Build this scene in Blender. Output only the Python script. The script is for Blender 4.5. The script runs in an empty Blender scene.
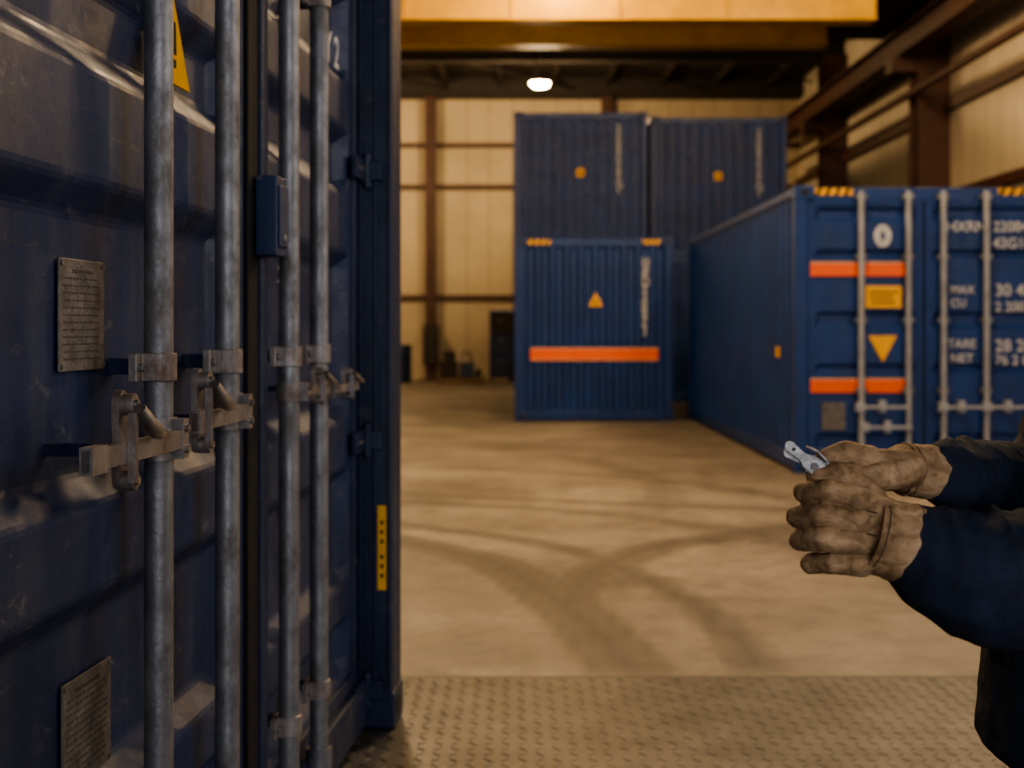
import bpy, bmesh, math, random
import numpy as np
from mathutils import Vector, Matrix
random.seed(4)
S = bpy.context.scene
COL = S.collection

# ------------------------------------------------------------------ materials
def new_mat(name):
    m = bpy.data.materials.new(name); m.use_nodes = True
    nt = m.node_tree; b = nt.nodes['Principled BSDF']
    return m, nt, b

def noise(nt, scale, detail=5, rough=.6, vec=None, stretch=None, dist=0):
    tc = nt.nodes.new('ShaderNodeTexCoord')
    n = nt.nodes.new('ShaderNodeTexNoise')
    n.inputs['Scale'].default_value = scale
    n.inputs['Detail'].default_value = detail
    n.inputs['Roughness'].default_value = rough
    n.inputs['Distortion'].default_value = dist
    out = tc.outputs['Object']
    if stretch:
        mp = nt.nodes.new('ShaderNodeMapping'); mp.inputs['Scale'].default_value = stretch
        nt.links.new(out, mp.inputs['Vector']); out = mp.outputs['Vector']
    nt.links.new(out, n.inputs['Vector'])
    return n

def ramp(nt, src, stops):
    r = nt.nodes.new('ShaderNodeValToRGB')
    els = r.color_ramp.elements
    while len(els) < len(stops): els.new(.5)
    for e, (p, c) in zip(els, stops):
        e.position = p; e.color = (*c, 1) if len(c) == 3 else c
    nt.links.new(src, r.inputs['Fac'])
    return r

def mix(nt, fac, a, b, mode='MIX'):
    m = nt.nodes.new('ShaderNodeMix'); m.data_type = 'RGBA'; m.blend_type = mode
    if isinstance(fac, (int, float)): m.inputs[0].default_value = fac
    else: nt.links.new(fac, m.inputs[0])
    for i, v in ((6, a), (7, b)):
        if isinstance(v, tuple): m.inputs[i].default_value = (*v, 1)
        else: nt.links.new(v, m.inputs[i])
    return m.outputs[2]

def bump(nt, b, src, strength, dist=.01):
    n = nt.nodes.new('ShaderNodeBump')
    n.inputs['Strength'].default_value = strength
    n.inputs['Distance'].default_value = dist
    nt.links.new(src, n.inputs['Height'])
    nt.links.new(n.outputs['Normal'], b.inputs['Normal'])
    return n

def simple(name, col, rough=.5, metal=0., var=.25, scale=8, bs=.15, bscale=60, emis=None, es=0):
    m, nt, b = new_mat(name)
    n = noise(nt, scale)
    c0 = tuple(max(0, c*(1-var)) for c in col); c1 = tuple(min(1, c*(1+var)) for c in col)
    r = ramp(nt, n.outputs['Fac'], [(.3, c0), (.7, c1)])
    nt.links.new(r.outputs['Color'], b.inputs['Base Color'])
    b.inputs['Roughness'].default_value = rough
    b.inputs['Metallic'].default_value = metal
    if bs:
        n2 = noise(nt, bscale, 3); bump(nt, b, n2.outputs['Fac'], bs, .004)
    if emis:
        b.inputs['Emission Color'].default_value = (*emis, 1); b.inputs['Emission Strength'].default_value = es
    return m

def paint(name, col, wear=.5, rust=(.10, .05, .03), rough=.42, dustc=(.07, .085, .12), scratch=0):
    m, nt, b = new_mat(name)
    n1 = noise(nt, 2.2, 6); n2 = noise(nt, 14, 8, .7); n3 = noise(nt, 3.5, 8, .75, stretch=(3, 3, .5))
    base = ramp(nt, n1.outputs['Fac'], [(.3, tuple(c*.7 for c in col)), (.75, tuple(c*1.25 for c in col))])
    dust = ramp(nt, n3.outputs['Fac'], [(.48, (0, 0, 0)), (.80, (wear, wear, wear))])
    c = mix(nt, dust.outputs['Color'], base.outputs['Color'], dustc)
    if scratch:
        n5 = noise(nt, 9, 12, .8, stretch=(1.2, 1.2, 3.5), dist=.6)
        sc = ramp(nt, n5.outputs['Fac'], [(.58, (0, 0, 0)), (.64, (scratch,)*3), (.72, (scratch*.3,)*3)])
        c = mix(nt, sc.outputs['Color'], c, (.16, .16, .17))
    rs = ramp(nt, n2.outputs['Fac'], [(.65, (0, 0, 0)), (.70, (wear, wear, wear))])
    c = mix(nt, rs.outputs['Color'], c, rust)
    nt.links.new(c, b.inputs['Base Color'])
    rr = ramp(nt, n2.outputs['Fac'], [(.3, (rough-.1,)*3), (.7, (rough+.2,)*3)])
    nt.links.new(rr.outputs['Color'], b.inputs['Roughness'])
    n4 = noise(nt, 30, 6, .7)
    bump(nt, b, n4.outputs['Fac'], .25, .004)
    return m

def galv(name, lo, hi, rust, metal=.65):
    m, nt, b = new_mat(name)
    n1 = noise(nt, 14, 6, .65); n2 = noise(nt, 9, 9, .75, stretch=(1, 1, .5)); n3 = noise(nt, 90, 3)
    base = ramp(nt, n1.outputs['Fac'], [(.3, lo), (.7, hi)])
    rs = ramp(nt, n2.outputs['Fac'], [(.50, (0, 0, 0)), (.66, (.75, .75, .75))])
    nt.links.new(mix(nt, rs.outputs['Color'], base.outputs['Color'], rust), b.inputs['Base Color'])
    rr = ramp(nt, n2.outputs['Fac'], [(.4, (.42,)*3), (.65, (.7,)*3)])
    nt.links.new(rr.outputs['Color'], b.inputs['Roughness'])
    b.inputs['Metallic'].default_value = metal
    bump(nt, b, n3.outputs['Fac'], .3, .004)
    return m

M_navy_near = paint('navy_paint_worn', (.012, .030, .092), .8, rough=.45, scratch=.6)
M_navy = paint('navy_paint', (.004, .034, .175), .25)
M_navy2 = paint('blue_paint', (.004, .038, .185), .25)
M_frame = paint('navy_frame_paint', (.008, .019, .058), .7, scratch=.45)
M_galv = galv('galvanised_steel', (.15, .15, .155), (.31, .31, .315), (.10, .075, .06))
M_latch = galv('worn_cast_latch', (.19, .165, .15), (.36, .33, .31), (.12, .06, .035))
M_galv_l = simple('pale_rod_steel', (.36, .37, .39), .5, .3, .2, 10, .2, 80)
M_bright = simple('bright_steel', (.40, .39, .38), .35, 1., .2, 30, .08)
M_clip = simple('clip_steel', (.24, .23, .22), .38, .85, .4, 90, .15, 200)
M_plate = simple('data_plate_metal', (.17, .155, .14), .6, .4, .45, 30, .5, 120)
M_plateink = simple('data_plate_engraving', (.07, .064, .058), .7, .2, .3, 60)
M_rubber = simple('black_rubber', (.004, .004, .0045), .8, 0, .3)
M_orange = simple('orange_reflective_tape', (1.0, .14, .005), .4, 0, .1, 20)
M_pale = simple('pale_tape_edge', (.75, .50, .28), .4, 0, .1)
M_yellow = simple('yellow_decal', (.92, .46, .008), .5, 0, .12, 20)
M_white = simple('white_stencil', (.55, .56, .57), .6, 0, .3, 30)
M_dark = simple('black_ink', (.01, .01, .01), .6)
M_rustcol = simple('red_oxide_steel', (.060, .022, .014), .6, 0, .3, 4)
M_darksteel = simple('dark_roof_steel', (.022, .016, .013), .7, 0, .3, 4)
M_crane = simple('crane_yellow_paint', (.60, .33, .002), .45, 0, .15, 3)
M_jacket = simple('navy_jacket_cloth', (.012, .020, .045), .85, 0, .4, 25, .6, 350)
M_trouser = simple('dark_work_trousers', (.012, .015, .024), .9, 0, .3, 12, .4, 300)
M_boot = simple('black_boot_leather', (.02, .016, .013), .5)
M_skin = simple('skin', (.50, .29, .20), .5, 0, .08, 10, .05)
M_hair = simple('dark_hair', (.03, .02, .015), .7, 0, .3, 60, .5, 200)
M_eye = simple('eye_white', (.8, .8, .8), .2, 0, .02)
M_lamp = simple('lamp_glow', (1, .9, .7), .3, 0, 0, 5, 0, 5, (1, .80, .48), 60)
M_lamphood = simple('lamp_hood', (.2, .2, .2), .4, .8)

def leather(name, k):
    m, nt, b = new_mat(name)
    n1 = noise(nt, 20, 6, .65); n2 = noise(nt, 120, 6, .7); n3 = noise(nt, 38, 3, .5, dist=1.6, stretch=(.8, 1, 1.3))
    r = ramp(nt, n1.outputs['Fac'], [(.32, (.17*k, .098*k, .048*k)), (.5, (.38*k, .245*k, .130*k)), (.70, (.56*k, .39*k, .23*k))])
    r2 = ramp(nt, n3.outputs['Fac'], [(.40, (.50, .45, .40)), (.52, (1, 1, 1))])
    nt.links.new(mix(nt, .6, r.outputs['Color'], r2.outputs['Color'], 'MULTIPLY'), b.inputs['Base Color'])
    b.inputs['Roughness'].default_value = .72
    b.inputs['Specular IOR Level'].default_value = .35
    bn = bump(nt, b, n3.outputs['Fac'], .5, .004)
    bn2 = nt.nodes.new('ShaderNodeBump'); bn2.inputs['Strength'].default_value = .35; bn2.inputs['Distance'].default_value = .002
    nt.links.new(n2.outputs['Fac'], bn2.inputs['Height']); nt.links.new(bn2.outputs['Normal'], bn.inputs['Normal'])
    return m
M_glove = leather('worn_leather_glove', 1.0)
M_cuff = leather('leather_cuff', 1.12)
M_gloveD = simple('glove_seam_thread', (.07, .042, .024), .8)

# concrete floor with tyre marks from vertex attribute
M_floor, nt, b = new_mat('warm_concrete')
n1 = noise(nt, .8, 10, .7); n2 = noise(nt, 6, 10, .75); n3 = noise(nt, 60, 4); n4 = noise(nt, .28, 4, .5, dist=.8)
base = ramp(nt, n1.outputs['Fac'], [(.32, (.165, .142, .118)), (.5, (.27, .235, .195)), (.68, (.39, .345, .285))])
sp = ramp(nt, n2.outputs['Fac'], [(.34, (.50, .49, .48)), (.56, (1, 1, 1))])
c = mix(nt, .9, base.outputs['Color'], sp.outputs['Color'], 'MULTIPLY')
st = ramp(nt, n4.outputs['Fac'], [(.42, (.62, .60, .58)), (.6, (1.0, 1.0, 1.0))])
c = mix(nt, .85, c, st.outputs['Color'], 'MULTIPLY')
at = nt.nodes.new('ShaderNodeAttribute'); at.attribute_name = 'tire'
mm = nt.nodes.new('ShaderNodeMath'); mm.operation = 'MULTIPLY'
nr = ramp(nt, n2.outputs['Fac'], [(.3, (1, 1, 1)), (.75, (.75, .75, .75))])
nt.links.new(at.outputs['Fac'], mm.inputs[0]); nt.links.new(nr.outputs['Color'], mm.inputs[1])
c = mix(nt, mm.outputs[0], c, (.022, .018, .015))
nt.links.new(c, b.inputs['Base Color'])
rr = ramp(nt, n2.outputs['Fac'], [(.3, (.42,)*3), (.7, (.68,)*3)])
nt.links.new(rr.outputs['Color'], b.inputs['Roughness'])
b.inputs['Specular IOR Level'].default_value = .45
bump(nt, b, n3.outputs['Fac'], .15, .004)

def siding(name, col, axis):
    m, nt, b = new_mat(name)
    tc = nt.nodes.new('ShaderNodeTexCoord')
    w = nt.nodes.new('ShaderNodeTexWave'); w.bands_direction = axis; w.inputs['Scale'].default_value = .55
    w.inputs['Distortion'].default_value = 0
    nt.links.new(tc.outputs['Object'], w.inputs['Vector'])
    n = noise(nt, .6, 6)
    r = ramp(nt, n.outputs['Fac'], [(.3, tuple(c*.72 for c in col)), (.7, col)])
    seam = ramp(nt, w.outputs['Fac'], [(.0, (.82, .8, .78)), (.06, (1, 1, 1))])
    nt.links.new(mix(nt, 1., r.outputs['Color'], seam.outputs['Color'], 'MULTIPLY'), b.inputs['Base Color'])
    b.inputs['Roughness'].default_value = .6
    bump(nt, b, seam.outputs['Color'], .3, .03)
    return m
M_wallx = siding('cream_siding', (.56, .45, .30), 'X')
M_wally = siding('cream_siding_side', (.60, .52, .40), 'Y')
M_ceil = simple('dark_roof_deck', (.022, .016, .012), .8, 0, .3, 2)
M_tread = simple('tread_plate_steel', (.078, .074, .072), .44, .35, .5, 5, .2, 120)

# ------------------------------------------------------------------ geometry helpers
def empty(name, loc=(0, 0, 0), rz=0):
    e = bpy.data.objects.new(name, None); e.empty_display_size = .2
    e.location = loc; e.rotation_euler = (0, 0, rz); COL.objects.link(e); return e

class MB:
    def __init__(s): s.v = []; s.f = []; s.m = []; s.mats = []
    def mi(s, mat):
        if mat not in s.mats: s.mats.append(mat)
        return s.mats.index(mat)
    def add(s, vs, fs, mat):
        o = len(s.v); s.v += [tuple(v) for v in vs]; k = s.mi(mat)
        for f in fs: s.f.append([i+o for i in f]); s.m.append(k)
        return s
    def box(s, x0, x1, y0, y1, z0, z1, mat):
        vs = [(x, y, z) for x in (x0, x1) for y in (y0, y1) for z in (z0, z1)]
        return s.add(vs, [(0, 1, 3, 2), (4, 6, 7, 5), (0, 4, 5, 1), (2, 3, 7, 6), (0, 2, 6, 4), (1, 5, 7, 3)], mat)
    def cyl(s, p0, p1, r, mat, n=16, r1=None):
        p0 = Vector(p0); p1 = Vector(p1); d = (p1-p0).normalized()
        a = d.orthogonal().normalized(); bb = d.cross(a); r1 = r if r1 is None else r1
        vs = []
        for p, rad in ((p0, r), (p1, r1)):
            for i in range(n):
                t = 2*math.pi*i/n; vs.append(p+(a*math.cos(t)+bb*math.sin(t))*rad)
        fs = [(i, (i+1) % n, n+(i+1) % n, n+i) for i in range(n)]+[tuple(range(n))[::-1], tuple(range(n, 2*n))]
        return s.add(vs, fs, mat)
    def tube(s, pts, r, mat, n=10):
        pts = [Vector(p) for p in pts]; vs = []; fs = []
        rr = r if isinstance(r, (list, tuple)) else [r]*len(pts)
        ref = None
        for i, p in enumerate(pts):
            d = (pts[min(i+1, len(pts)-1)]-pts[max(i-1, 0)]).normalized()
            if ref is None: ref = d.orthogonal().normalized()
            a = (ref-d*ref.dot(d)).normalized(); ref = a; bb = d.cross(a)
            for k in range(n):
                t = 2*math.pi*k/n; vs.append(p+(a*math.cos(t)+bb*math.sin(t))*rr[i])
        for i in range(len(pts)-1):
            for k in range(n):
                fs.append((i*n+k, i*n+(k+1) % n, (i+1)*n+(k+1) % n, (i+1)*n+k))
        fs += [tuple(range(n))[::-1], tuple(range((len(pts)-1)*n, len(pts)*n))]
        return s.add(vs, fs, mat)
    def prism(s, poly, y0, y1, mat):
        n = len(poly); vs = [(x, y0, z) for x, z in poly]+[(x, y1, z) for x, z in poly]
        fs = [(i, (i+1) % n, n+(i+1) % n, n+i) for i in range(n)]+[tuple(range(n))[::-1], tuple(range(n, 2*n))]
        return s.add(vs, fs, mat)
    def make(s, name, parent=None, bevel=0, smooth=False, loc=None, rz=None):
        me = bpy.data.meshes.new(name); me.from_pydata(s.v, [], s.f)
        for m in s.mats: me.materials.append(m)
        me.polygons.foreach_set('material_index', s.m)
        bm = bmesh.new(); bm.from_mesh(me); bmesh.ops.recalc_face_normals(bm, faces=bm.faces); bm.to_mesh(me); bm.free()
        o = bpy.data.objects.new(name, me); COL.objects.link(o)
        if parent: o.parent = parent
        if loc: o.location = loc
        if rz: o.rotation_euler = (0, 0, rz)
        if smooth:
            me.polygons.foreach_set('use_smooth', [True]*len(me.polygons))
            me.update()
            md = o.modifiers.new('es', 'EDGE_SPLIT'); md.split_angle = math.radians(40)
        if bevel:
            md = o.modifiers.new('bv', 'BEVEL'); md.width = bevel; md.segments = 2; md.limit_method = 'ANGLE'
        return o

def sbox(name, parent, x0, x1, y0, y1, z0, z1, mat, bevel=0):
    return MB().box(x0, x1, y0, y1, z0, z1, mat).make(name, parent, bevel)

def text(name, body, parent, x, z, size, y, mat=M_white, vertical=False, rot=(math.pi/2, 0, 0), sp=1.0):
    c = bpy.data.curves.new(name, 'FONT'); c.body = body; c.size = size; c.extrude = .0008
    c.offset = size*.018
    c.space_line = sp
    if vertical: c.body = '\n'.join(body)
    c.materials.append(mat)
    o = bpy.data.objects.new(name, c); COL.objects.link(o); o.parent = parent
    o.location = (x, y, z); o.rotation_euler = rot
    return o

def corr(mb, a0, a1, z0, z1, outer, inner, mat, axis='x', pitch=.24):
    n = max(1, round((a1-a0)/pitch)); p = (a1-a0)/n
    prof = []
    for i in range(n):
        s0 = a0+i*p
        prof += [(s0, outer), (s0+p*.28, outer), (s0+p*.45, inner), (s0+p*.80, inner)]
    prof += [(a1-p*.03, outer), (a1, outer)]
    vs = []; fs = []
    for (a, d) in prof:
        for z in (z0, z1):
            vs.append((a, d, z) if axis == 'x' else (d, a, z))
    for i in range(len(prof)-1): fs.append((2*i, 2*i+2, 2*i+3, 2*i+1))
    mb.add(vs, fs, mat)

def door_panel(mb, x0, x1, z0, z1, y, depth, bands, mat, e=.03, sl=.05):
    zs = [(z0, 0)]
    for (b0, b1) in bands:
        zs += [(b0, 0), (b0+sl, 1), (b1-sl, 1), (b1, 0)]
    zs.append((z1, 0))
    xs = [(x0, 0), (x0+e, 0), (x0+e+sl*1.1, 1), (x1-e-sl*1.1, 1), (x1-e, 0), (x1, 0)]
    vs = []; fs = []; nx = len(xs)
    for z, kz in zs:
        for x, kx in xs: vs.append((x, y+depth*kz*kx, z))
    for j in range(len(zs)-1):
        for i in range(nx-1):
            a = j*nx+i; fs.append((a, a+1, a+nx+1, a+nx))
    mb.add(vs, fs, mat)

def container_shell(name, loc, rz, L, W, H, mat, frame, pw=.13, protr=0., near=False, front='corr', dark=M_dark):
    E = empty(name, loc, rz)
    mb = MB()
    for x0 in (0, W-pw):
        mb.box(x0, x0+pw, -protr, .14, .11, H-.11, frame)
        mb.box(x0, x0+pw, L-.14, L, .11, H-.11, frame)
    for x0, x1 in ((0, .06), (W-.06, W)):
        mb.box(x0+.005, x1-.005, .14, L-.14, .03, .17, frame)
        mb.box(x0+.005, x1-.005, .14, L-.14, H-.08, H-.01, frame)
    for y0 in (.02, L-.12):
        mb.box(pw, W-pw, y0, y0+.10, .02, .16, frame)
        mb.box(pw, W-pw, y0, y0+.10, H-.13, H-.015, frame)
    mb.box(.05, W-.05, .1, L-.1, .12, .15, frame)
    mb.box(.03, W-.03, .1, L-.1, H-.04, H-.022, mat)
    mb.make('frame', E, .006)
    cs = MB()
    for x0 in (-.004, W-.17+.004):
        for y0 in (-protr-.006, L-.17+.006):
            for z0 in (0, H-.12):
                cs.box(x0, x0+.17, y0, y0+.178, z0, z0+.12, frame)
    cs.make('corner_castings', E, .008)
    ho = MB()
    for xc in (.085, W-.085):
        for zc in (.06, H-.06):
            pts = [(xc+.045*math.cos(t), zc+.03*math.sin(t)) for t in np.linspace(0, 2*math.pi, 17)[:-1]]
            ho.prism(pts, -protr-.0085, -protr-.002, dark)
    ho.make('casting_holes', E)
    sd = MB()
    corr(sd, .14, L-.14, .17, H-.08, .012, .05, mat, 'y', .27)
    corr(sd, .14, L-.14, .17, H-.08, W-.012, W-.05, mat, 'y', .27)
    corr(sd, pw, W-pw, .16, H-.13, L-.02, L-.06, mat, 'x')
    if front == 'corr':
        corr(sd, pw, W-pw, .16, H-.13, .03, .07, mat, 'x', .20)
    sd.make('corrugated_panels', E)
    return E

def decal(E, name, x0, x1, z0, z1, y, mat):
    return sbox(name, E, x0, x1, y, y+.003, z0, z1, mat)

# ------------------------------------------------------------------ room
XL, XR, YB, YF, HC = -9.0, 7.3, 33.0, -6.0, 7.6
xs = np.concatenate([np.linspace(XL-.2, -3, 8), np.arange(-2.95, 6, .05), np.linspace(6, XR+.2, 4)])
ys = np.concatenate([np.linspace(YF-.2, 4, 12), np.arange(4.05, 20, .06), np.linspace(20, YB+.2, 12)])
X, Y = np.meshgrid(xs, ys)
tire = np.zeros_like(X)
def spline(pts, n=60):
    pts = np.array(pts, float); P = np.vstack([2*pts[0]-pts[1], pts, 2*pts[-1]-pts[-2]]); out = []
    for i in range(1, len(P)-2):
        for t in np.linspace(0, 1, n//(len(pts)-1), endpoint=False):
            a, b_, c_, d = P[i-1], P[i], P[i+1], P[i+2]
            out.append(.5*((2*b_)+(-a+c_)*t+(2*a-5*b_+4*c_-d)*t*t+(-a+3*b_-3*c_+d)*t**3))
    out.append(pts[-1]); return np.array(out)
def mark(pts, w, s):
    global tire
    q = spline(pts); best = np.full(X.shape, 1e9); par = np.zeros(X.shape)
    for k in range(len(q)-1):
        a, d = q[k], q[k+1]-q[k]; L2 = (d**2).sum()
        t = np.clip(((X-a[0])*d[0]+(Y-a[1])*d[1])/L2, 0, 1)
        dd = np.hypot(X-a[0]-t*d[0], Y-a[1]-t*d[1]); mk = dd < best
        best[mk] = dd[mk]; par[mk] = (k+t[mk])/(len(q)-1)
    e = np.clip((w-best)/.06+.5, 0, 1)*s
    rib = .86+.14*np.cos(best/w*6.0)
    fade = np.clip(np.minimum(par/.12, (1-par)/.05), 0, 1)*.9+.1*(par > 0)*(par < 1)
    tire = np.maximum(tire, e*rib*fade)
mark([(-1.6, 9.0), (-.67, 7.95), (-.12, 7.25), (.20, 6.3), (.37, 5.5), (.47, 4.82)], .17, .88)
mark([(-1.8, 9.6), (-.73, 8.65), (.25, 7.8), (.74, 6.6), (.93, 5.6), (.93, 4.82)], .10, .80)
mark([(.26, 5.7), (.32, 6.5), (.52, 7.2), (1.01, 7.9), (1.95, 8.6), (3.2, 9.0)], .13, .82)
mark([(.50, 6.2), (.62, 7.0), (.95, 7.7), (1.6, 8.2), (2.4, 8.5)], .07, .68)
mark([(-1.5, 10.6), (-.2, 10.0), (1.1, 9.6), (2.2, 9.2), (3.4, 8.2)], .12, .60)
mark([(-1.4, 9.9), (.2, 9.4), (1.3, 8.5), (1.9, 7.2), (2.0, 6.0)], .12, .56)
mark([(-1.0, 12.4), (1.0, 11.4), (2.0, 10.2), (2.4, 8.6)], .14, .42)
mark([(-.6, 14.5), (.6, 13.2), (1.2, 11.2), (1.1, 9.2)], .16, .36)
nx, ny = len(xs), len(ys)
vv = np.stack([X.ravel(), Y.ravel(), np.zeros(X.size)], 1)
idx = np.arange(nx*ny).reshape(ny, nx)
ff = np.stack([idx[:-1, :-1].ravel(), idx[:-1, 1:].ravel(), idx[1:, 1:].ravel(), idx[1:, :-1].ravel()], 1)
me = bpy.data.meshes.new('floor'); me.from_pydata(vv.tolist(), [], ff.tolist())
a_ = me.attributes.new('tire', 'FLOAT', 'POINT'); a_.data.foreach_set('value', tire.ravel().astype(np.float32))
me.materials.append(M_floor); fo = bpy.data.objects.new('floor', me); COL.objects.link(fo)

sbox('wall_back', None, XL, XR, YB, YB+.15, 0, HC, M_wallx)
sbox('wall_left', None, XL-.15, XL, YF, YB, 0, HC, M_wally)
WY0, WY1, WZ0, WZ1 = -2.0, 6.5, 1.8, 4.6  # unseen opening, added so soft light reaches the near container doors
MB().box(XR, XR+.15, YF, WY0, 0, HC, M_wally).box(XR, XR+.15, WY1, YB, 0, HC, M_wally).box(XR, XR+.15, WY0, WY1, 0, WZ0, M_wally).box(XR, XR+.15, WY0, WY1, WZ1, HC, M_wally).make('wall_right')
mb = MB()
for y in np.linspace(WY0, WY1, 7): mb.box(XR+.02, XR+.10, y-.04, y+.04, WZ0, WZ1, M_darksteel)
for z in (WZ0, WZ1): mb.box(XR+.02, XR+.10, WY0, WY1, z-.04, z+.04, M_darksteel)
mb.make('added_window_1')  # frame bars of the added, out-of-view opening
MB().box(XL, -5, YF-.15, YF, 0, HC, M_wallx).box(4, XR, YF-.15, YF, 0, HC, M_wallx).box(-5, 4, YF-.15, YF, 5, HC, M_wallx).make('wall_front')  # gap left in this unseen wall for the added cool light
sbox('ceiling', None, XL, XR, YF, YB, HC, HC+.1, M_ceil)

# structural steel
def ibeam_v(mb, x, y, w, d, z0, z1, mat, facing='y'):
    t = .025
    mb.box(x-w/2, x+w/2, y-d/2, y-d/2+t, z0, z1, mat).box(x-w/2, x+w/2, y+d/2-t, y+d/2, z0, z1, mat)
    mb.box(x-t/2, x+t/2, y-d/2+t, y+d/2-t, z0, z1, mat)
for i, x in enumerate((-6.5, -2.05, 2.4)):
    mb = MB(); ibeam_v(mb, x, YB-.2, .26, .34, 0, HC-.35, M_rustcol); mb.box(x-.3, x+.3, YB-.36, YB-.04, 0, .03, M_rustcol)
    if i == 1: mb.box(x-.17, x+.22, YB-.5, YB-.37, .4, 1.4, M_darksteel)
    mb.make('steel_column')
for y in (8.5, 15.2, 21.9, 28.5):
    mb = MB(); ibeam_v(mb, XR-.26, y, .55, .5, 0, HC-.35, M_rustcol)
    mb.box(XR-.95, XR-.5, y-.2, y+.2, 5.6, 5.85, M_rustcol)
    mb.make('steel_column')
mb = MB()
for z in (2.1, 4.9, 5.95): mb.box(XL, XR, YB-.10, YB-.002, z-.06, z+.06, M_rustcol)
mb.box(XL, XR, YB-.25, YB-.10, 7.1, HC, M_darksteel)
mb.make('trim_girts_back')
mb = MB()
for z in (2.1, 3.5, 5.0, 6.6): mb.box(XR-.12, XR-.002, 6.6, YB, z-.08, z+.08, M_rustcol)
mb.cyl((XR-.62, 7, 5.25), (XR-.62, 32, 5.25), .07, M_rustcol)
mb.make('trim_girts_right')
mb = MB()
xb = XR-.72
mb.box(xb-.17, xb+.17, YF+.1, YB-.5, 5.85, 5.88, M_rustcol).box(xb-.17, xb+.17, YF+.1, YB-.5, 6.26, 6.29, M_rustcol).box(xb-.015, xb+.015, YF+.1, YB-.5, 5.88, 6.26, M_rustcol)
mb.box(xb-.03, xb+.03, YF+.1, YB-.5, 6.29, 6.35, M_darksteel)
mb.make('crane_runway_beam')
mb = MB()
for y in (1.8, 8.5, 15.2, 21.9, 28.5, 32.5):
    mb.box(XL, XR, y-.12, y+.12, HC-.45, HC-.42, M_darksteel).box(XL, XR, y-.12, y+.12, HC-.03, HC, M_darksteel).box(XL, XR, y-.012, y+.012, HC-.42, HC-.03, M_darksteel)
for x in np.arange(-8.4, 7.2, 1.35):
    mb.box(x-.05, x+.05, YF, YB, HC-.2, HC-.005, M_darksteel)
for k in range(5):
    mb.cyl((XL+1+3.2*k, 28.5, HC-.3), (XL+4.2+3.2*k, 32.5, HC-.3), .03, M_darksteel, 8)
mb.make('roof_beams')

# overhead crane
CR = empty('overhead_crane')
def girder(y, z0, z1, nm):
    mb = MB(); w = .2; xe = 5.45
    mb.box(-8.6, xe, y-w, y+w, z0, z0+.03, M_crane).box(-8.6, xe, y-w, y+w, z1-.03, z1, M_crane)
    mb.box(-8.6, xe, y-w+.05, y-w+.07, z0+.03, z1-.03, M_crane).box(-8.6, xe, y+w-.07, y+w-.05, z0+.03, z1-.03, M_crane)
    for x in np.arange(-8, xe, 1.6): mb.box(x-.01, x+.01, y-w+.01, y-w+.05, z0+.03, z1-.03, M_crane)
    mb.make(nm, CR, .004)
girder(22.6, 6.2, 6.62, 'girder_far'); girder(19.6, 5.92, 6.85, 'girder_front')
mb = MB()
mb.box(5.45, 6.7, 19.4, 22.8, 6.37, 6.75, M_darksteel)
for y in (19.6, 22.6): mb.cyl((6.45, y, 6.48), (6.72, y, 6.48), .12, M_darksteel, 20)
mb.make('end_carriage', CR, .01)
mb = MB()
mb.box(-3.9, -3.0, 19.3, 22.9, 6.86, 7.1, M_darksteel).cyl((-3.9, 21, 7.15), (-3.0, 21, 7.15), .2, M_crane, 20)
mb.cyl((-3.45, 21, 7), (-3.45, 21, 5.6), .012, M_darksteel, 8).box(-3.6, -3.3, 20.9, 21.1, 5.3, 5.6, M_crane)
mb.make('trolley_hoist', CR, .01)

# lamps
def highbay(x, y, z, watts, col=(1, .68, .36), r=.4):
    E = empty('high_bay_lamp', (x, y, z))
    mb = MB().tube([(0, 0, .30), (0, 0, .22), (0, 0, .2), (0, 0, .05), (0, 0, .0)], [.06, .08, .1, .2, .24], M_lamphood, 24)
    mb.cyl((0, 0, .3), (0, 0, HC-z), .012, M_lamphood, 8)
    mb.make('hood', E, 0, True)
    bm = MB().tube([(0, 0, -.001), (0, 0, -.05), (0, 0, -.09), (0, 0, -.11)], [.21, .19, .12, .03], M_lamp, 24); bm.make('lens', E, 0, True)
    l = bpy.data.lights.new('lamp_light', 'POINT'); l.energy = watts; l.color = col; l.shadow_soft_size = r
    o = bpy.data.objects.new('lamp_light', l); COL.objects.link(o); o.parent = E; o.location = (0, 0, -.55)
highbay(.6, 28, 6.6, 600, (1, .69, .36))
highbay(-4.5, 28, 6.6, 740, (1, .69, .36))
highbay(.7, 18.5, 7.3, 240, (1, .62, .20), .15)
highbay(4.8, 14, 7.0, 680)
highbay(-1.6, 12, 7.0, 900)
highbay(1.6, 9.2, 6.8, 820, (1, .70, .40))
highbay(5.5, 6, 6.8, 190)

def area(name, loc, target, sx, sy, e, col):
    l = bpy.data.lights.new(name, 'AREA'); l.shape = 'RECTANGLE'; l.size = sx; l.size_y = sy; l.energy = e; l.color = col
    o = bpy.data.objects.new(name, l); COL.objects.link(o); o.location = loc
    o.rotation_euler = (Vector(target)-Vector(loc)).to_track_quat('-Z', 'Y').to_euler()
area('added_dock_fill', (1.5, YF+.1, 2.6), (.6, 4, 1.2), 6, 4, 250, (.92, .93, 1.0))  # added fill from behind the camera, cools near doors and gloves
area('added_window_fill', (XR-.02, (WY0+WY1)/2, (WZ0+WZ1)/2), (0, (WY0+WY1)/2, (WZ0+WZ1)/2-.8), WY1-WY0, WZ1-WZ0, 180, (1.0, .95, .92))  # added soft fill facing the near doors, source out of view
w = bpy.data.worlds.new('world'); S.world = w; w.use_nodes = True
w.node_tree.nodes['Background'].inputs[0].default_value = (.50, .62, .85, 1)
w.node_tree.nodes['Background'].inputs[1].default_value = .25
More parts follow.
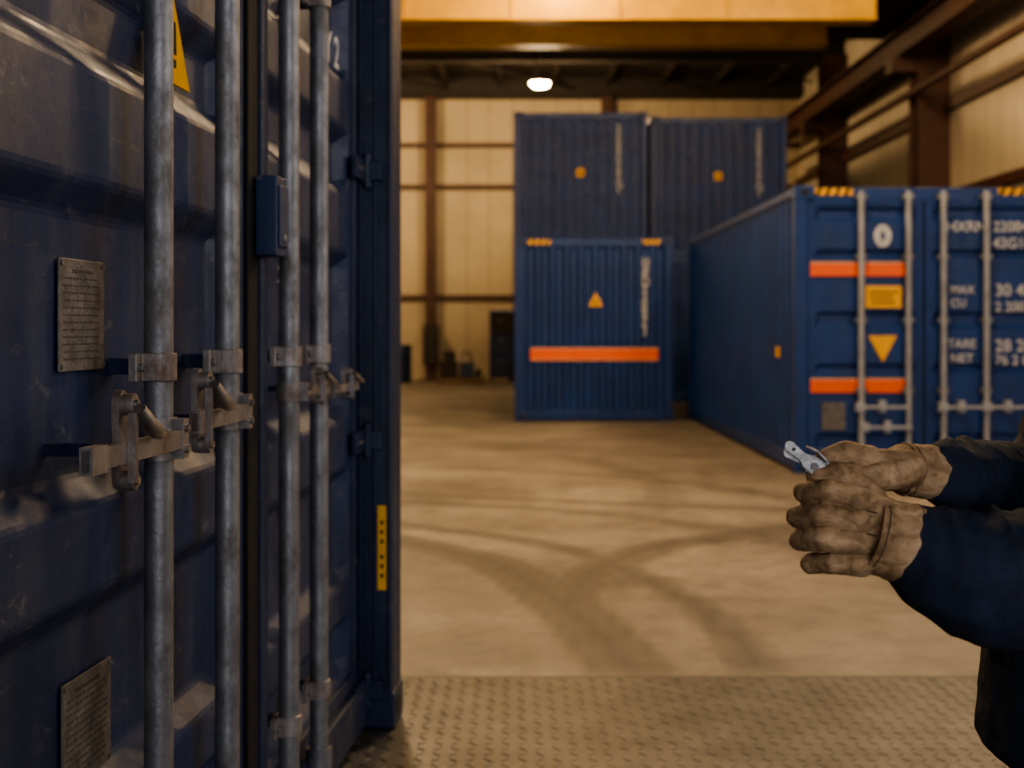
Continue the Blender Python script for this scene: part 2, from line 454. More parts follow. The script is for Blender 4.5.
try:
    S.view_settings.look = 'AgX - Medium High Contrast'
except Exception as ex:
    print('look', ex)

# ------------------------------------------------------------------ tread plate
ZP = .012
mb = MB(); PX0, PX1, PY0, PY1 = -.95, 3.3, .1, 4.81
mb.box(-4.2, PX1, PY0, PY1, 0, ZP, M_tread)
mb.box(-4.2, PX1, PY1, PY1+.035, 0, .006, M_darksteel)
cs_ = .052; i = 0
for gy in range(int((PY1-PY0)/cs_)):
    for gx in range(int((PX1-PX0)/cs_)):
        cx = PX0+.02+(gx+.5)*cs_; cy = PY0+.01+(gy+.5)*cs_
        a = math.radians(45 if (gx+gy) % 2 else -45); ca, sa = math.cos(a), math.sin(a)
        L_, W_ = .021, .0065
        base = [(-L_, 0), (0, -W_), (L_, 0), (0, W_)]
        top = [(-L_*.55, 0), (L_*.55, 0)]
        vs = [(cx+px*ca-py*sa, cy+px*sa+py*ca, ZP) for px, py in base]+[(cx+px*ca-py*sa, cy+px*sa+py*ca, ZP+.0028) for px, py in top]
        mb.add(vs, [(0, 1, 5, 4), (1, 2, 5), (2, 3, 4, 5), (3, 0, 4)], M_tread)
mb.make('tread_plate')
ZC = .0156

# ------------------------------------------------------------------ foreground container (doors facing +x)
ang = math.atan(108/1300)
t0 = 1.38
W = 2.97; H = 2.60
E = container_shell('shipping_container', (-.79+t0*.083, t0, ZC), math.pi/2-ang, 6.0, W, H, M_navy_near, M_frame, pw=.16, protr=.06, front='doors')
FY = .055
def leaf(E, nm, x0, x1, z0, z1, y, bands, mat, fr, dep=.045, b=.05, sl=.05):
    mb = MB()
    mb.box(x0, x0+b, y-.012, y+.04, z0, z1, fr).box(x1-b, x1, y-.012, y+.04, z0, z1, fr)
    mb.box(x0+b, x1-b, y-.012, y+.04, z0, z0+b, fr).box(x0+b, x1-b, y-.012, y+.04, z1-b, z1, fr)
    mb.make(nm+'_frame', E, .006)
    p = MB(); door_panel(p, x0+b, x1-b, z0+b, z1-b, y, dep, bands, mat, sl=sl)
    return p.make(nm+'_panel', E, .012 if dep > .04 else 0)
bands = [(.22, .40), (.50, .86), (1.00, 1.52), (1.70, 1.90), (2.04, 2.32)]
leaf(E, 'door_left', .17, 1.535, .16, H-.14, FY, bands, M_navy_near, M_frame, sl=.05)
leaf(E, 'door_right', 1.56, 2.755, .16, H-.14, FY, bands, M_navy_near, M_frame, sl=.05)
mb = MB(); mb.box(1.53, 1.566, FY-.02, FY+.06, .15, H-.13, M_rubber); mb.box(1.50, 1.585, FY-.022, FY-.010, .17, H-.15, M_rubber)
mb.box(2.755, 2.81, .06, .12, .15, H-.13, M_rubber); mb.box(.16, .17, .06, .12, .15, H-.13, M_rubber)
mb.make('door_gasket', E, .004)
sbox('astragal', E, 1.587, 1.637, FY-.03, FY-.012, .17, H-.15, M_frame, .004)
mb = MB()
for y0, y1 in ((.035, .05), (-.012, .0), (-.058, -.046)):
    mb.box(W-.16-.018, W-.16+.002, y0, y1, .12, H-.12, M_frame)
mb.make('post_ribs', E, .003)
mb = MB()
for z in (.13, .94-ZP, 1.79, 2.4):
    mb.box(2.66, 2.80, FY-.03, FY-.012, z-.035, z+.035, M_frame)
    mb.cyl((2.795, .02, z-.055), (2.795, .02, z+.055), .016, M_frame)
    mb.box(2.78, 2.812, -.03, .03, z-.03, z+.03, M_frame)
    for bx in (2.69, 2.73): mb.cyl((bx, FY-.036, z), (bx, FY-.028, z), .008, M_galv, 6)
mb.make('hinges', E, .003)
rods = [.85, 1.24, 1.73, 2.04]
RR = .0245
for k, x in enumerate(rods):
    mb = MB()
    mb.cyl((x, 0, .10), (x, 0, H-.06), RR, M_galv, 28)
    for z in (.16, H-.12):
        mb.cyl((x, 0, z-.025), (x, 0, z+.025), RR+.010, M_galv, 28)
        mb.box(x-.035, x+.035, -.01, .05, z-.05, z-.03, M_galv)
    mb.make(f'lock_rod_{k+1}', E, .002, True)
    mb = MB()
    for z in (.34, 1.235-ZC, 2.15):
        pts = []
        for a in np.linspace(-math.pi/2-.0, math.pi/2, 13):
            pts.append((x+(RR+.006)*math.sin(a), -(RR+.006)*math.cos(a)))
        outer = [(x-.056, .032), (x-.056, .018), (x-RR-.006, .018)]+pts+[(x+RR+.006, .018), (x+.056, .018), (x+.056, .032)]
        n = len(outer)
        vs = [(px, py, z-.024) for px, py in outer]+[(px, py, z+.024) for px, py in outer]
        mb.add(vs, [(i, i+1, n+i+1, n+i) for i in range(n-1)]+[tuple(range(n))[::-1], tuple(range(n, 2*n))], M_latch)
        mb.box(x+.022, x+.050, .030, FY+.045, z-.014, z+.014, M_frame)
        for bx in (-.042, .042):
            mb.cyl((x+bx, .010, z), (x+bx, .020, z), .008, M_galv, 6)
    mb.make(f'rod_bracket_{k+1}', E, .002)

def handle(E, nm, xr, xe, z, latchx, k=1.0, kw=1.25):
    sg = 1 if xe > xr else -1
    mb = MB()
    mb.cyl((xr, 0, z-.036*k), (xr, 0, z+.036*k), RR+.007, M_latch, 24)
    mb.box(xr-.014, xr+.014, -.048, -.02, z-.034*k, z+.034*k, M_latch)
    mb.cyl((xr, -.054, z+.018*k), (xr, -.046, z+.018*k), .007, M_bright, 12)
    mb.cyl((xr, -.054, z-.018*k), (xr, -.046, z-.018*k), .007, M_bright, 12)
    a, b_ = sorted((xr+sg*.012, xe))
    mb.box(a, b_, -.046, -.034, z-.016*k, z+.016*k, M_latch)
    mb.box(*sorted((xe, xe-sg*.055)), -.050, -.030, z-.020*k, z+.020*k, M_latch)
    mb.make(nm+'_bar', E, .003, True)
    mb = MB()
    lx = latchx
    out = []
    for t in np.linspace(0, 2*math.pi, 33)[:-1]:
        rx = .021+.008*math.cos(2*t+math.pi); out.append((lx+rx*k*kw*math.cos(t), z+.018*k+.076*k*math.sin(t)))
    mb.prism(out, -.032, -.020, M_latch)
    mb.box(lx+.014*k, lx+.024*k, -.020, FY+.045, z-.010*k, z+.010*k, M_frame)
    mb.cyl((lx, -.050, z+.072*k), (lx, -.025, z+.072*k), .017*k, M_latch, 20)
    mb.cyl((lx, -.056, z+.072*k), (lx, -.050, z+.072*k), .008*k, M_bright, 12)
    mb.cyl((lx, -.052, z-.044*k), (lx, -.025, z-.044*k), .015*k, M_latch, 20)
    mb.cyl((lx, -.057, z-.044*k), (lx, -.052, z-.044*k), .007*k, M_bright, 12)
    prof = [(-.006, .066, .011), (.008, .052, .0135), (.022, .038, .014), (.040, .029, .013), (.060, .024, .011), (.080, .022, .008), (.096, .025, .0045)]
    mb.tube([(lx+px, -.058-.010*math.sin(max(0, px)*33), z+pz*k) for px, pz, _ in prof], [pr*k for _, _, pr in prof], M_bright, 14)
    mb.box(lx-.020*k, lx-.008*k, -.058, -.046, z-.046*k, z+.060*k, M_latch)
    mb.make(nm+'_latch', E, .0015, True)
handle(E, 'handle_1', rods[0], .45, 1.113-ZC, .61)
handle(E, 'handle_2', rods[1], .92, 1.135-ZC, .975)
handle(E, 'handle_3', rods[2], 1.95, 1.15-ZC, 1.87, .62)
handle(E, 'handle_4', rods[3], 2.32, 1.14-ZC, 2.22, .58)

def plate(E, nm, x0, x1, z0, z1, y):
    mb = MB(); mb.box(x0, x1, y-.004, y, z0, z1, M_plate)
    mb.make(nm, E, .002)
    ml = MB(); n = 13
    rnd = random.Random(7)
    for i in range(n):
        zz = z1-.02-(z1-z0-.04)*i/(n-1); xx = x0+.016
        if i == 0:
            ml.box(x0+.05, x1-.05, y-.0044, y-.0035, zz-.003, zz+.003, M_plateink); continue
        while xx < x1-.03:
            wd = rnd.uniform(.008, .03); e_ = min(xx+wd, x1-.016)
            ml.box(xx, e_, y-.0044, y-.0035, zz-.0014, zz+.0014, M_plateink); xx = e_+.005
    for bx in (x0+.008, x1-.008):
        for bz in (z0+.008, z1-.008): ml.cyl((bx, y-.007, bz), (bx, y-.003, bz), .004, M_galv, 8)
    ml.make(nm+'_print', E)
plate(E, 'data_plate', .66, .84, 1.216, 1.398, FY+.041)
plate(E, 'serial_plate', .672, .87, .54, .718, FY+.041)
mb = MB(); mb.prism([(.97, 1.745), (1.15, 1.745), (1.06, 1.905)], FY-.008, FY-.002, M_yellow); mb.make('warning_triangle', E)
mb = MB(); mb.prism([(1.05, 1.80), (1.07, 1.80), (1.065, 1.86), (1.055, 1.86)], FY-.010, FY-.008, M_dark).box(1.052, 1.068, FY-.010, FY-.008, 1.775, 1.79, M_dark); mb.make('warning_mark', E)
mb = MB(); mb.box(1.545, 1.63, -.02, .03, 1.45, 1.63, M_navy_near).box(1.555, 1.62, -.026, -.02, 1.47, 1.61, M_navy_near).cyl((1.59, -.03, 1.49), (1.59, -.02, 1.49), .01, M_galv); mb.make('lock_box', E, .006)
px = W-.16-.021
mb = MB(); mb.box(px-.002, px, -.043, -.015, .45, .72, M_yellow)
for z in (.49, .52, .55, .60, .63, .66): mb.box(px-.003, px-.002, -.034, -.024, z, z+.012, M_dark)
mb.make('yellow_label', E)
text('marking_top', 'SY 2', E, 2.28, 2.06, .13, FY-.003)
text('marking_a', 'MAX\nNET', E, 2.22, 1.66, .06, FY-.003)
text('marking_b', '2G1', E, 1.82, 1.40, .06, FY-.003)
text('marking_c', 'KG\nLB\nCU', E, 2.3, 1.42, .05, FY-.003)

# ------------------------------------------------------------------ right container
H2 = 2.59
E = container_shell('shipping_container', (2.55, 11.7, 0), 0, 7.1, 2.44, H2, M_navy2, M_navy2, pw=.11, protr=.0, front='doors')
b2 = [(.20, .36), (.90, .99), (1.30, 1.46), (1.94, 2.02), (2.27, 2.40)]
leaf(E, 'door_left', .115, 1.155, .15, H2-.13, .03, b2, M_navy2, M_navy2, .03, .04, .03)
leaf(E, 'door_right', 1.175, 2.325, .15, H2-.13, .03, b2, M_navy2, M_navy2, .03, .04, .03)
mb = MB(); mb.box(1.15, 1.18, .03, .06, .15, H2-.13, M_rubber); mb.make('door_gasket', E)
for k, x in enumerate((.586, 1.009, 1.324, 1.71)):
    mb = MB(); mb.cyl((x, -.035, .06), (x, -.035, H2-.05), .027, M_galv_l, 16)
    for z in (.12, .75, 1.38, 1.95, H2-.10): mb.box(x-.05, x+.05, -.045, .02, z-.02, z+.02, M_galv)
    mb.make(f'lock_rod_{k+1}', E, .003, True)
mb = MB()
for x0, x1, z in ((.56, .98, .60), (.60, 1.03, .42), (1.30, 1.66, .60), (1.70, 2.1, .60)):
    mb.box(x0, x1, -.085, -.068, z-.016, z+.016, M_galv_l); mb.box(x0-.03, x0+.05, -.08, .0, z-.04, z+.04, M_galv_l)
    mb.box((x0+x1)/2-.03, (x0+x1)/2+.03, -.066, .02, z-.05, z+.06, M_galv_l)
mb.make('door_handles', E, .004)
for i, (z0, z1) in enumerate(((1.785, 1.90), (.735, .85))):
    mb = MB(); mb.box(.14, .99, .012, .016, z0, z1, M_orange).box(.14, .99, .011, .0125, z1-.006, z1+.006, M_pale).box(.14, .99, .011, .0125, z0-.008, z0+.006, M_orange)
    mb.make(f'reflective_stripe_{i+1}', E)
mb = MB(); mb.box(.63, .96, .012, .016, 1.49, 1.69, M_yellow)
for z, a, b_ in ((1.63, .67, .92), (1.585, .67, .88), (1.54, .69, .9)): mb.box(a, b_, .010, .0125, z-.008, z+.008, M_dark)
mb.make('yellow_label', E)
mb = MB(); mb.prism([(.66, 1.24), (.92, 1.24), (.79, 1.0)], .012, .016, M_yellow); mb.make('warning_triangle', E)
mb = MB(); mb.prism([(.79+.08*math.cos(t), 2.14+.105*math.sin(t)) for t in np.linspace(0, 2*math.pi, 25)[:-1]], .012, .016, M_white)
mb.prism([(.79+.02*math.cos(t), 2.14+.04*math.sin(t)) for t in np.linspace(0, 2*math.pi, 17)[:-1]], .010, .012, M_navy2); mb.make('round_emblem', E)
decal(E, 'data_plate', .24, .45, .39, .64, .010, M_plate)
for t_, x, z, s in (('HXRN', 1.36, 2.18, .13), ('220846', 1.78, 2.18, .13), ('42G1', 1.78, 2.03, .13), ('MAX', 1.40, 1.62, .10), ('CU', 1.40, 1.50, .10),
                   ('30 480', 1.80, 1.60, .15), ('2 200', 1.80, 1.46, .12), ('TARE', 1.37, 1.13, .11), ('NET', 1.40, 1.00, .11), ('28 280', 1.80, 1.10, .15), ('76 2 8', 1.80, .98, .12)):
    text('stencil', t_, E, x, z, s, .012)
def hazard(E, x0, x1, z0, z1, y):
    mb = MB(); mb.box(x0, x1, y, y+.004, z0, z1, M_yellow)
    n = 4; w_ = (x1-x0)/n
    for i in range(n): mb.prism([(x0+i*w_, z0), (x0+i*w_+w_*.4, z0), (x0+i*w_+w_*.8, z1), (x0+i*w_+w_*.4, z1)], y-.002, y, M_dark)
    mb.make('hazard_marking', E)
hazard(E, .18, .52, H2-.085, H2-.02, .012); hazard(E, 1.83, 2.2, H2-.085, H2-.02, .012)
sbox('side_label', E, .004, .010, .74, .88, 1.03, 1.13, M_yellow)

# ------------------------------------------------------------------ stacked containers
E = container_shell('shipping_container', (.04, 18.3, 0), 0, 12.0, 2.22, H2, M_navy, M_navy, pw=.10)
mb = MB(); mb.box(.22, 2.02, .022, .028, .86, 1.03, M_orange).box(.22, 2.02, .020, .0225, 1.02, 1.036, M_pale).box(.22, 2.02, .020, .0225, .854, .868, M_pale)
for k in range(1, 7): mb.box(.22+k*.257-.006, .22+k*.257+.006, .019, .022, .86, 1.03, M_orange)
mb.make('reflective_stripe', E)
mb = MB(); mb.prism([(1.04, 1.62), (1.24, 1.62), (1.14, 1.82)], .022, .028, M_yellow).prism([(1.12, 1.65), (1.16, 1.65), (1.14, 1.74)], .019, .022, M_dark); mb.make('warning_triangle', E)
text('stencil', 'HXRU2208463', E, 1.79, 2.20, .15, .024, vertical=True, sp=.66)
hazard(E, .14, .5, H2-.10, H2-.03, .012); hazard(E, 1.8, 2.1, H2-.10, H2-.03, .012)
def upper(x, y, z, W_, mat=M_navy):
    E = container_shell('shipping_container', (x, y, z), 0, 6.06, W_, H2, mat, mat, pw=.10)
    mb = MB(); mb.box(W_/2-.07, W_/2+.07, .022, .026, 1.43, 1.58, M_yellow).box(W_/2-.03, W_/2+.03, .020, .022, 1.48, 1.53, M_dark); mb.make('small_label', E)
    text('stencil', '220846342G1', E, W_-.55, 2.25, .17, .024, vertical=True, sp=.66)
    return E
upper(.03, 23.2, H2, 2.38)
upper(2.50, 23.2, 0, 2.44)
upper(2.52, 23.75, H2, 2.50)

# ------------------------------------------------------------------ clutter at back wall
E = empty('tool_cabinet', (-.55, 31.9, 0))
mb = MB().box(0, .60, 0, .5, .1, 1.75, M_navy).box(.02, .58, -.02, 0, .14, .6, M_frame).box(.02, .58, -.02, 0, .64, 1.1, M_frame).box(.02, .58, -.02, 0, 1.14, 1.7, M_darksteel)
for z in (.5, 1.0, 1.5): mb.box(.2, .38, -.045, -.02, z, z+.025, M_galv)
for a in (.05, .5):
    for c_ in (.05, .45): mb.cyl((a, c_, 0), (a, c_, .1), .03, M_rubber)
mb.make('cabinet_body', E, .01)
E = empty('oil_drum', (-2.72, 31.5, 0))
MB().tube([(0, 0, z) for z in (0, .02, .3, .31, .33, .34, .6, .61, .63, .64, .9, .92)], [.28, .29, .28, .295, .295, .28, .28, .295, .295, .28, .29, .28], M_frame, 28).make('drum_shell', E, 0, True)
E = empty('pallet_of_parts', (-1.75, 30.6, 0)); E.scale = (1.0, 1.0, 1.25)
mb = MB(); Mw = simple('pallet_wood', (.16, .10, .055), .8)
for y in (0, .35, .7): mb.box(0, 1.1, y, y+.1, 0, .1, Mw)
for x in np.arange(0, 1.05, .15): mb.box(x, x+.1, 0, .8, .1, .12, Mw)
mb.make('pallet', E)
mb = MB(); mb.box(.05, .45, .1, .6, .12, .42, M_darksteel).box(.5, .85, .15, .5, .12, .40, M_frame).box(.12, .4, .2, .5, .42, .62, M_darksteel).cyl((.95, .1, .2), (.95, .6, .2), .08, M_darksteel)
mb.tube([(.5, .2, .38), (.6, .3, .6), (.75, .3, .6), (.8, .4, .38)], .03, M_galv); mb.make('parts', E, .01)

# ------------------------------------------------------------------ worker
def hull_mesh(name, groups, mats, voxel, parent, smooth_it=6, disp=None, fac=.5):
    bm = bmesh.new()
    for g in groups:
        b2_ = bmesh.new()
        for c_, r_ in g:
            rr_ = r_ if isinstance(r_, (tuple, list)) else (r_, r_, r_)
            mt = Matrix.Translation(Vector(c_)) @ Matrix.Diagonal((*rr_, 1))
            bmesh.ops.create_icosphere(b2_, subdivisions=3, radius=1, matrix=mt)
        res = bmesh.ops.convex_hull(b2_, input=b2_.verts)
        dead = [e for e in res['geom_interior']+res['geom_unused'] if isinstance(e, bmesh.types.BMVert)]
        bmesh.ops.delete(b2_, geom=list(set(dead)), context='VERTS')
        tmp = bpy.data.meshes.new('t'); b2_.to_mesh(tmp); b2_.free(); bm.from_mesh(tmp); bpy.data.meshes.remove(tmp)
    me = bpy.data.meshes.new(name); bm.to_mesh(me); bm.free()
    o = bpy.data.objects.new(name, me); COL.objects.link(o); o.parent = parent
    for m in mats: me.materials.append(m)
    md = o.modifiers.new('rm', 'REMESH'); md.mode = 'VOXEL'; md.voxel_size = voxel; md.use_smooth_shade = True
    sm = o.modifiers.new('sm', 'SMOOTH'); sm.iterations = smooth_it; sm.factor = fac
    if disp:
        for k, (size, st) in enumerate(disp):
            tx = bpy.data.textures.new(name+str(k), 'CLOUDS'); tx.noise_scale = size; tx.noise_depth = 2
            dm = o.modifiers.new('d', 'DISPLACE'); dm.texture = tx; dm.strength = st; dm.mid_level = .5; dm.texture_coords = 'LOCAL'
    return o

WK = empty('warehouse_worker', (0, 0, 0))
O = Vector((.402, 1.55, 1.068))
def h(a, b_, c_): return O+Vector((a*.01, -c_*.01, b_*.01))
def chain(pts, rs):
    return [[(pts[i], rs[i]), (pts[i+1], rs[i+1])] for i in range(len(pts)-1)]
R = .0134
g = []
g += chain([h(1.0, 3.2, 1.2), h(-3.1, 4.1, 1.6), h(-5.0, 3.5, -1.6), h(-3.0, 3.0, -3.6)], [R*1.1, R*1.05, R, R*.9])
g += chain([h(.8, .5, 1.8), h(-3.9, 1.30, 2.3), h(-5.9, .65, -1.2), h(-3.4, .4, -3.8)], [R*1.12, R*1.07, R*1.02, R*.9])
g += chain([h(.9, -2.2, 1.8), h(-3.5, -1.6, 2.1), h(-5.6, -2.2, -1.2), h(-3.2, -2.3, -3.6)], [R*1.1, R*1.03, R, R*.88])
g += chain([h(1.2, -4.8, 1.2), h(-2.3, -4.5, 1.4), h(-4.3, -5.0, -1.2), h(-2.4, -5.0, -3.2)], [R*1.02, R*.98, R*.93, R*.85])
g += [[(h(1.6, 2.8, .4), .017), (h(1.6, -4.2, .4), .016), (h(4.4, 0.6, .2), .026), (h(4.8, -4.0, .2), .025)]]
g += [[(h(1.5, 2.5, -1.2), .014), (h(4.4, -1, -2.0), .022), (h(1.5, -3.5, -1.5), .014)]]
for bz in (3.0, .6, -2.0, -4.5): g += [[(h(.2, bz, 2.0), .0122), (h(1.8, bz*.95, 1.75), .011)]]
g += chain([h(4.2, .8, -.6), h(2.0, 4.0, -1.2), h(-1.2, 5.7, -1.3), h(-3.6, 5.6, -1.6)], [.020, .0168, .0150, .0125])
g += chain([h(5.0, -1.7, 0), h(8.6, -3.0, 0)], [.037, .040])
hull_mesh('glove_left', g, [M_glove], .0016, WK, 3, [(.03, .0034), (.010, .0012)])
g = []
g += chain([h(3.6, 7.4, -4.5), h(.6, 8.1, -4.0), h(-1.8, 7.4, -3.4), h(-3.2, 6.5, -3.0)], [R*1.15, R*1.08, R*1.0, R*.85])
g += chain([h(3.6, 6.8, -7.4), h(.0, 7.2, -7.2), h(-2.3, 5.9, -6.4), h(-2.6, 4.6, -5.2)], [R*1.1, R*1.05, R, R*.85])
g += chain([h(3.8, 6.0, -9.9), h(.4, 6.2, -10.0), h(-1.4, 4.6, -8.8), h(-1.6, 3.4, -7.4)], [R*1.08, R*1.02, R*.97, R*.83])
g += chain([h(4.2, 5.0, -12.2), h(1.6, 4.8, -12.4), h(.2, 3.6, -11.3), h(.0, 2.8, -10.1)], [R*1.0, R*.92, R*.88, R*.78])
g += chain([h(7.2, 5.6, -3.8), h(3.2, 5.0, -2.4), h(.6, 5.6, -2.0), h(-1.7, 6.0, -2.1)], [.020, .0155, .0138, .0115])
g += [[(h(3.8, 6.9, -4.8), .016), (h(4.4, 5.0, -11.6), .014), (h(8.6, 6.0, -5.0), .024), (h(9.0, 4.6, -9.4), .022)]]
g += chain([h(8.4, 5.9, -6.6), h(14.2, 5.0, -8.2)], [.030, .028])
hull_mesh('glove_right', g, [M_glove], .0016, WK, 3, [(.03, .0034), (.010, .0012)])
# gauntlet cuffs: open flared leather sleeves with wrinkles, hem and seam
def cuff(nm, p0, p1, r0, r1, ph=0):
    p0 = Vector(p0); p1 = Vector(p1); d = (p1-p0).normalized()
    a = d.cross(Vector((0, 0, 1))).normalized(); b_ = d.cross(a)
    m, n = 16, 64; vs = []; fs = []
    def rad(u, t):
        r = r0+(r1-r0)*u**.8
        return r*(1+.016*math.sin(6*t+ph+2.2*u)+.012*math.sin(13*t+5*u+ph)+.012*math.sin(22*u+2*t))
    for i in range(m):
        u = i/(m-1)
        for k in range(n):
            t = 2*math.pi*k/n; vs.append(p0+d*(p1-p0).length*u+(a*math.cos(t)+b_*math.sin(t))*rad(u, t))
    for i in range(m-1):
        for k in range(n): fs.append((i*n+k, i*n+(k+1) % n, (i+1)*n+(k+1) % n, (i+1)*n+k))
    mb = MB(); mb.add(vs, fs, M_cuff); o = mb.make(nm, WK, 0, True)
    sd = o.modifiers.new('th', 'SOLIDIFY'); sd.thickness = .0022; sd.offset = 0
    mb = MB()
    for u, tr, mt in ((0.0, .0020, M_cuff), (.10, .0009, M_gloveD), (.80, .0009, M_gloveD)):
        mb.tube([p0+d*(p1-p0).length*u+(a*math.cos(t)+b_*math.sin(t))*(rad(u, t)+.0008) for t in np.linspace(0, 2*math.pi, 49)], tr, mt, 8)
    mb.make(nm+'_stitching', WK, 0, True)
cuff('cuff_left', h(2.6, -1.15, 0), h(8.0, -2.75, 0), .0430, .0490)
cuff('cuff_right', h(8.6, 5.75, -6.8), h(14.2, 5.0, -8.2), .0310, .0345, 1.3)
mb = MB()
for k, zz in enumerate((1.9, -.8, -3.3)):
    mb.tube([h(2.6, zz-.3, 2.6), h(1.4, zz, 2.45)], .0009, M_gloveD, 6)
mb.make('glove_seams', WK, 0, True)

def ring_tube(mb, c0, axis, r, tr, mat, sq=1.0, n=36):
    axis = Vector(axis).normalized(); a = axis.cross(Vector((0, 0, 1))).normalized(); b_ = axis.cross(a)
    pts = [Vector(c0)+(a*math.cos(t)*sq+b_*math.sin(t))*(r*(1+.02*math.sin(5*t))) for t in np.linspace(0, 2*math.pi, n)]
    mb.tube(pts, tr, mat, 8)
# jacket: torso + both arms
elb = Vector((.745, 1.53, .998)); lsh = Vector((.905, 1.57, 1.395)); rsh = Vector((.935, 1.985, 1.395))
g = []
g += chain([h(8.4, -3.1, 0), h(11.0, -4.5, .3), h(16, -6.4, .6), elb], [.054, .065, .080, .083])
g += chain([elb, Vector((.82, 1.545, 1.20)), lsh], [.083, .078, .08])
for a_f, bf, rf, tl in ((8.8, -3.4, .058, .5), (11.2, -4.4, .071, -.6), (14.0, -5.6, .080, .7), (17.3, -6.2, .087, -.5), (21.0, -6.5, .089, .6), (25.5, -6.7, .092, -.6)):
    g += [[(h(a_f+tl, bf+rf*55, .3), .013), (h(a_f-tl, bf-rf*55, .3), .013), (h(a_f, bf, 0.3), (.008, rf, rf*.98))]]
re = Vector((.83, 1.99, 1.06))
g += chain([h(14.2, 5.0, -8.2), h(20, 3.4, -17), re], [.042, .050, .064])
g += chain([re, Vector((.89, 2.0, 1.25)), rsh], [.066, .070, .08])
for a_f, bf, cf, rf in ((14.9, 4.9, -9.2, .048), (17.0, 4.4, -12.4, .052), (19, 3.8, -15.4, .057)):
    g += [[(h(a_f, bf, cf), (.010, rf, rf)), (h(a_f+1, bf-.3, cf-1), (.009, rf*.96, rf*.96))]]
g += [[((.945, 1.64, 1.40), (.11, .08, .08)), ((.945, 1.90, 1.40), (.11, .08, .08)), ((.895, 1.77, 1.18), (.145, .19, .1)), ((.82, 1.77, 1.0), (.165, .185, .1))]]
g += [[((.82, 1.77, 1.0), (.165, .185, .1)), ((.815, 1.77, .74), (.170, .19, .06))]]
g += [[((.945, 1.66, 1.45), .05), ((.945, 1.88, 1.45), .05), ((.935, 1.77, 1.51), (.075, .075, .04))]]
hull_mesh('jacket', g, [M_jacket], .005, WK, 3, [(.09, .014), (.03, .005)])
mb = MB()
ring_tube(mb, (.935, 1.77, 1.525), (0.001, 0, 1), .075, .012, M_jacket)
mb.make('jacket_collar', WK, 0, True)
g = []
g += [[((.83, 1.77, .86), (.13, .17, .08)), ((.83, 1.77, .78), (.145, .17, .06))]]
for sy, fx in ((-1, .00), (1, .08)):
    g += chain([Vector((.82, 1.77+sy*.085, .80)), Vector((.815+fx*.5, 1.77+sy*.105, .50)), Vector((.83+fx, 1.77+sy*.12, .10))], [.115, .078, .062])
hull_mesh('trousers', g, [M_trouser], .008, WK, 4, [(.08, .015)])
for sy, fx, nm in ((-1, .0, 'boot_left'), (1, .08, 'boot_right')):
    yc = 1.77+sy*.12; xc = .83+fx; zb = ZC+.001
    g = [[((xc, yc, zb+.16), .05), ((xc+.01, yc, zb+.05), .045)], [((xc+.02, yc, zb+.046), (.05, .042, .046)), ((xc-.15, yc-.0, zb+.036), (.06, .05, .036))]]
    hull_mesh(nm, g, [M_boot], .005, WK, 3)
hc = Vector((.915, 1.77, 1.66))
g = [[(hc+Vector((.02, 0, .03)), (.098, .078, .095)), (hc+Vector((-.025, 0, -.06)), (.055, .052, .05))]]
g += [[(hc+Vector((-.075, 0, -.095)), (.022, .025, .018)), (hc+Vector((.0, 0, -.06)), (.06, .06, .05))]]
g += [[(hc+Vector((-.080, 0, .018)), .010), (hc+Vector((-.105, 0, -.022)), .014), (hc+Vector((-.085, -.014, -.026)), .009), (hc+Vector((-.085, .014, -.026)), .009)]]
g += [[(hc+Vector((-.083, -.03, .028)), .010), (hc+Vector((-.083, .03, .028)), .010)]]
g += [[(hc+Vector((-.086, -.02, -.056)), .007), (hc+Vector((-.090, 0, -.053)), .008), (hc+Vector((-.086, .02, -.056)), .007)]]
for sy in (-1, 1):
    g += [[(hc+Vector((.015, sy*.078, .012)), (.018, .008, .022)), (hc+Vector((.010, sy*.075, -.022)), (.010, .007, .012))]]
g += [[(hc+Vector((.025, 0, -.05)), .055), (Vector((.94, 1.77, 1.48)), .060)]]
hull_mesh('head', g, [M_skin], .004, WK, 3)
g = [[(hc+Vector((.030, 0, .045)), (.100, .084, .092))], [(hc+Vector((.06, 0, -.01)), (.066, .074, .06))]]
hull_mesh('hair', g, [M_hair], .005, WK, 2, [(.02, .006)])
mb = MB()
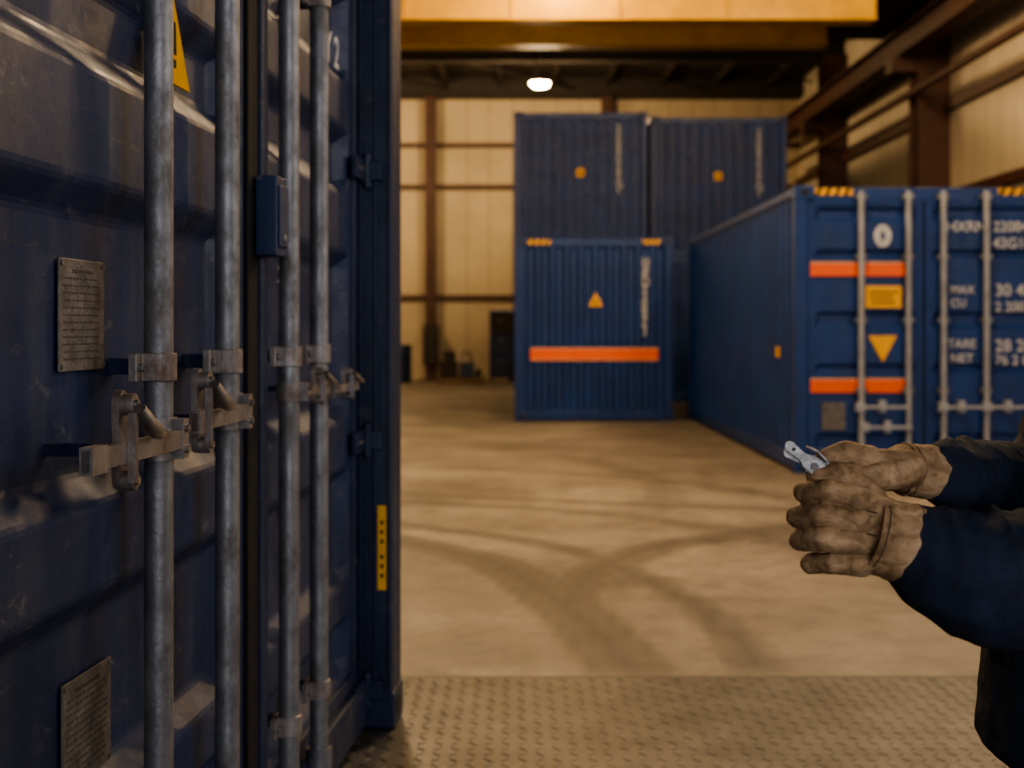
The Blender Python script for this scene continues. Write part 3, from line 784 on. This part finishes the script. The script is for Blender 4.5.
for sy in (-1, 1):
    c_ = hc+Vector((-.078, sy*.03, .008))
    mb.tube([c_+Vector((0, 0, -.010)), c_+Vector((-.006, 0, -.005)), c_+Vector((-.008, 0, 0)), c_+Vector((-.006, 0, .005)), c_+Vector((0, 0, .010))], [.002, .008, .010, .008, .002], M_eye, 14)
    mb.cyl(c_+Vector((-.0165, 0, 0)), c_+Vector((-.0185, 0, 0)), .005, M_dark, 12)
mb.make('eyes', WK, 0, True)

# metal clip held in the gloves
CL = empty('metal_twist_clip', h(-4.3, 7.0, -1.2)); CL.rotation_euler = (0, math.radians(34), 0)
mb = MB()
def jaw(y0, y1, ang_, ln):
    out = []
    for t in np.linspace(math.pi/2, 3*math.pi/2, 12): out.append((-ln+.0060*math.cos(t), .0060*math.sin(t)))
    out += [(-ln*.4, -.0050), (-.006, -.0085), (.020, -.0095), (.020, .0095), (-.006, .0085), (-ln*.4, .0050)]
    ca, sa = math.cos(ang_), math.sin(ang_)
    mb.prism([(x*ca-z*sa, x*sa+z*ca) for x, z in out], y0, y1, M_clip)
jaw(-.0055, -.0030, -.10, .034); jaw(.0030, .0055, .12, .029)
mb.prism([(-.002, -.0105), (.030, -.0105), (.034, 0), (.030, .0105), (-.002, .0105)], -.0030, .0030, M_galv)
mb.cyl((.004, -.0085, 0), (.004, .0085, 0), .0045, M_galv, 16)
mb.cyl((-.028, -.0070, .0030), (-.028, -.0020, .0030), .0022, M_dark, 10)
mb.tube([(.024, 0, .007), (.012, 0, .014), (-.002, 0, .0165), (-.016, 0, .0145)], [.0030, .0030, .0028, .002], M_clip, 10)
mb.make('clip_body', CL, .0006, True)

# ------------------------------------------------------------------ camera
cam = bpy.data.cameras.new('camera'); co = bpy.data.objects.new('camera', cam); COL.objects.link(co)
co.location = (0, 0, 1.3); co.rotation_euler = (math.pi/2, 0, 0)
cam.sensor_width = 36; cam.lens = 1300/1024*36; cam.shift_y = -55/1024
cam.clip_start = .05
cam.dof.use_dof = True; cam.dof.focus_distance = 1.9; cam.dof.aperture_fstop = 4.3
S.camera = co
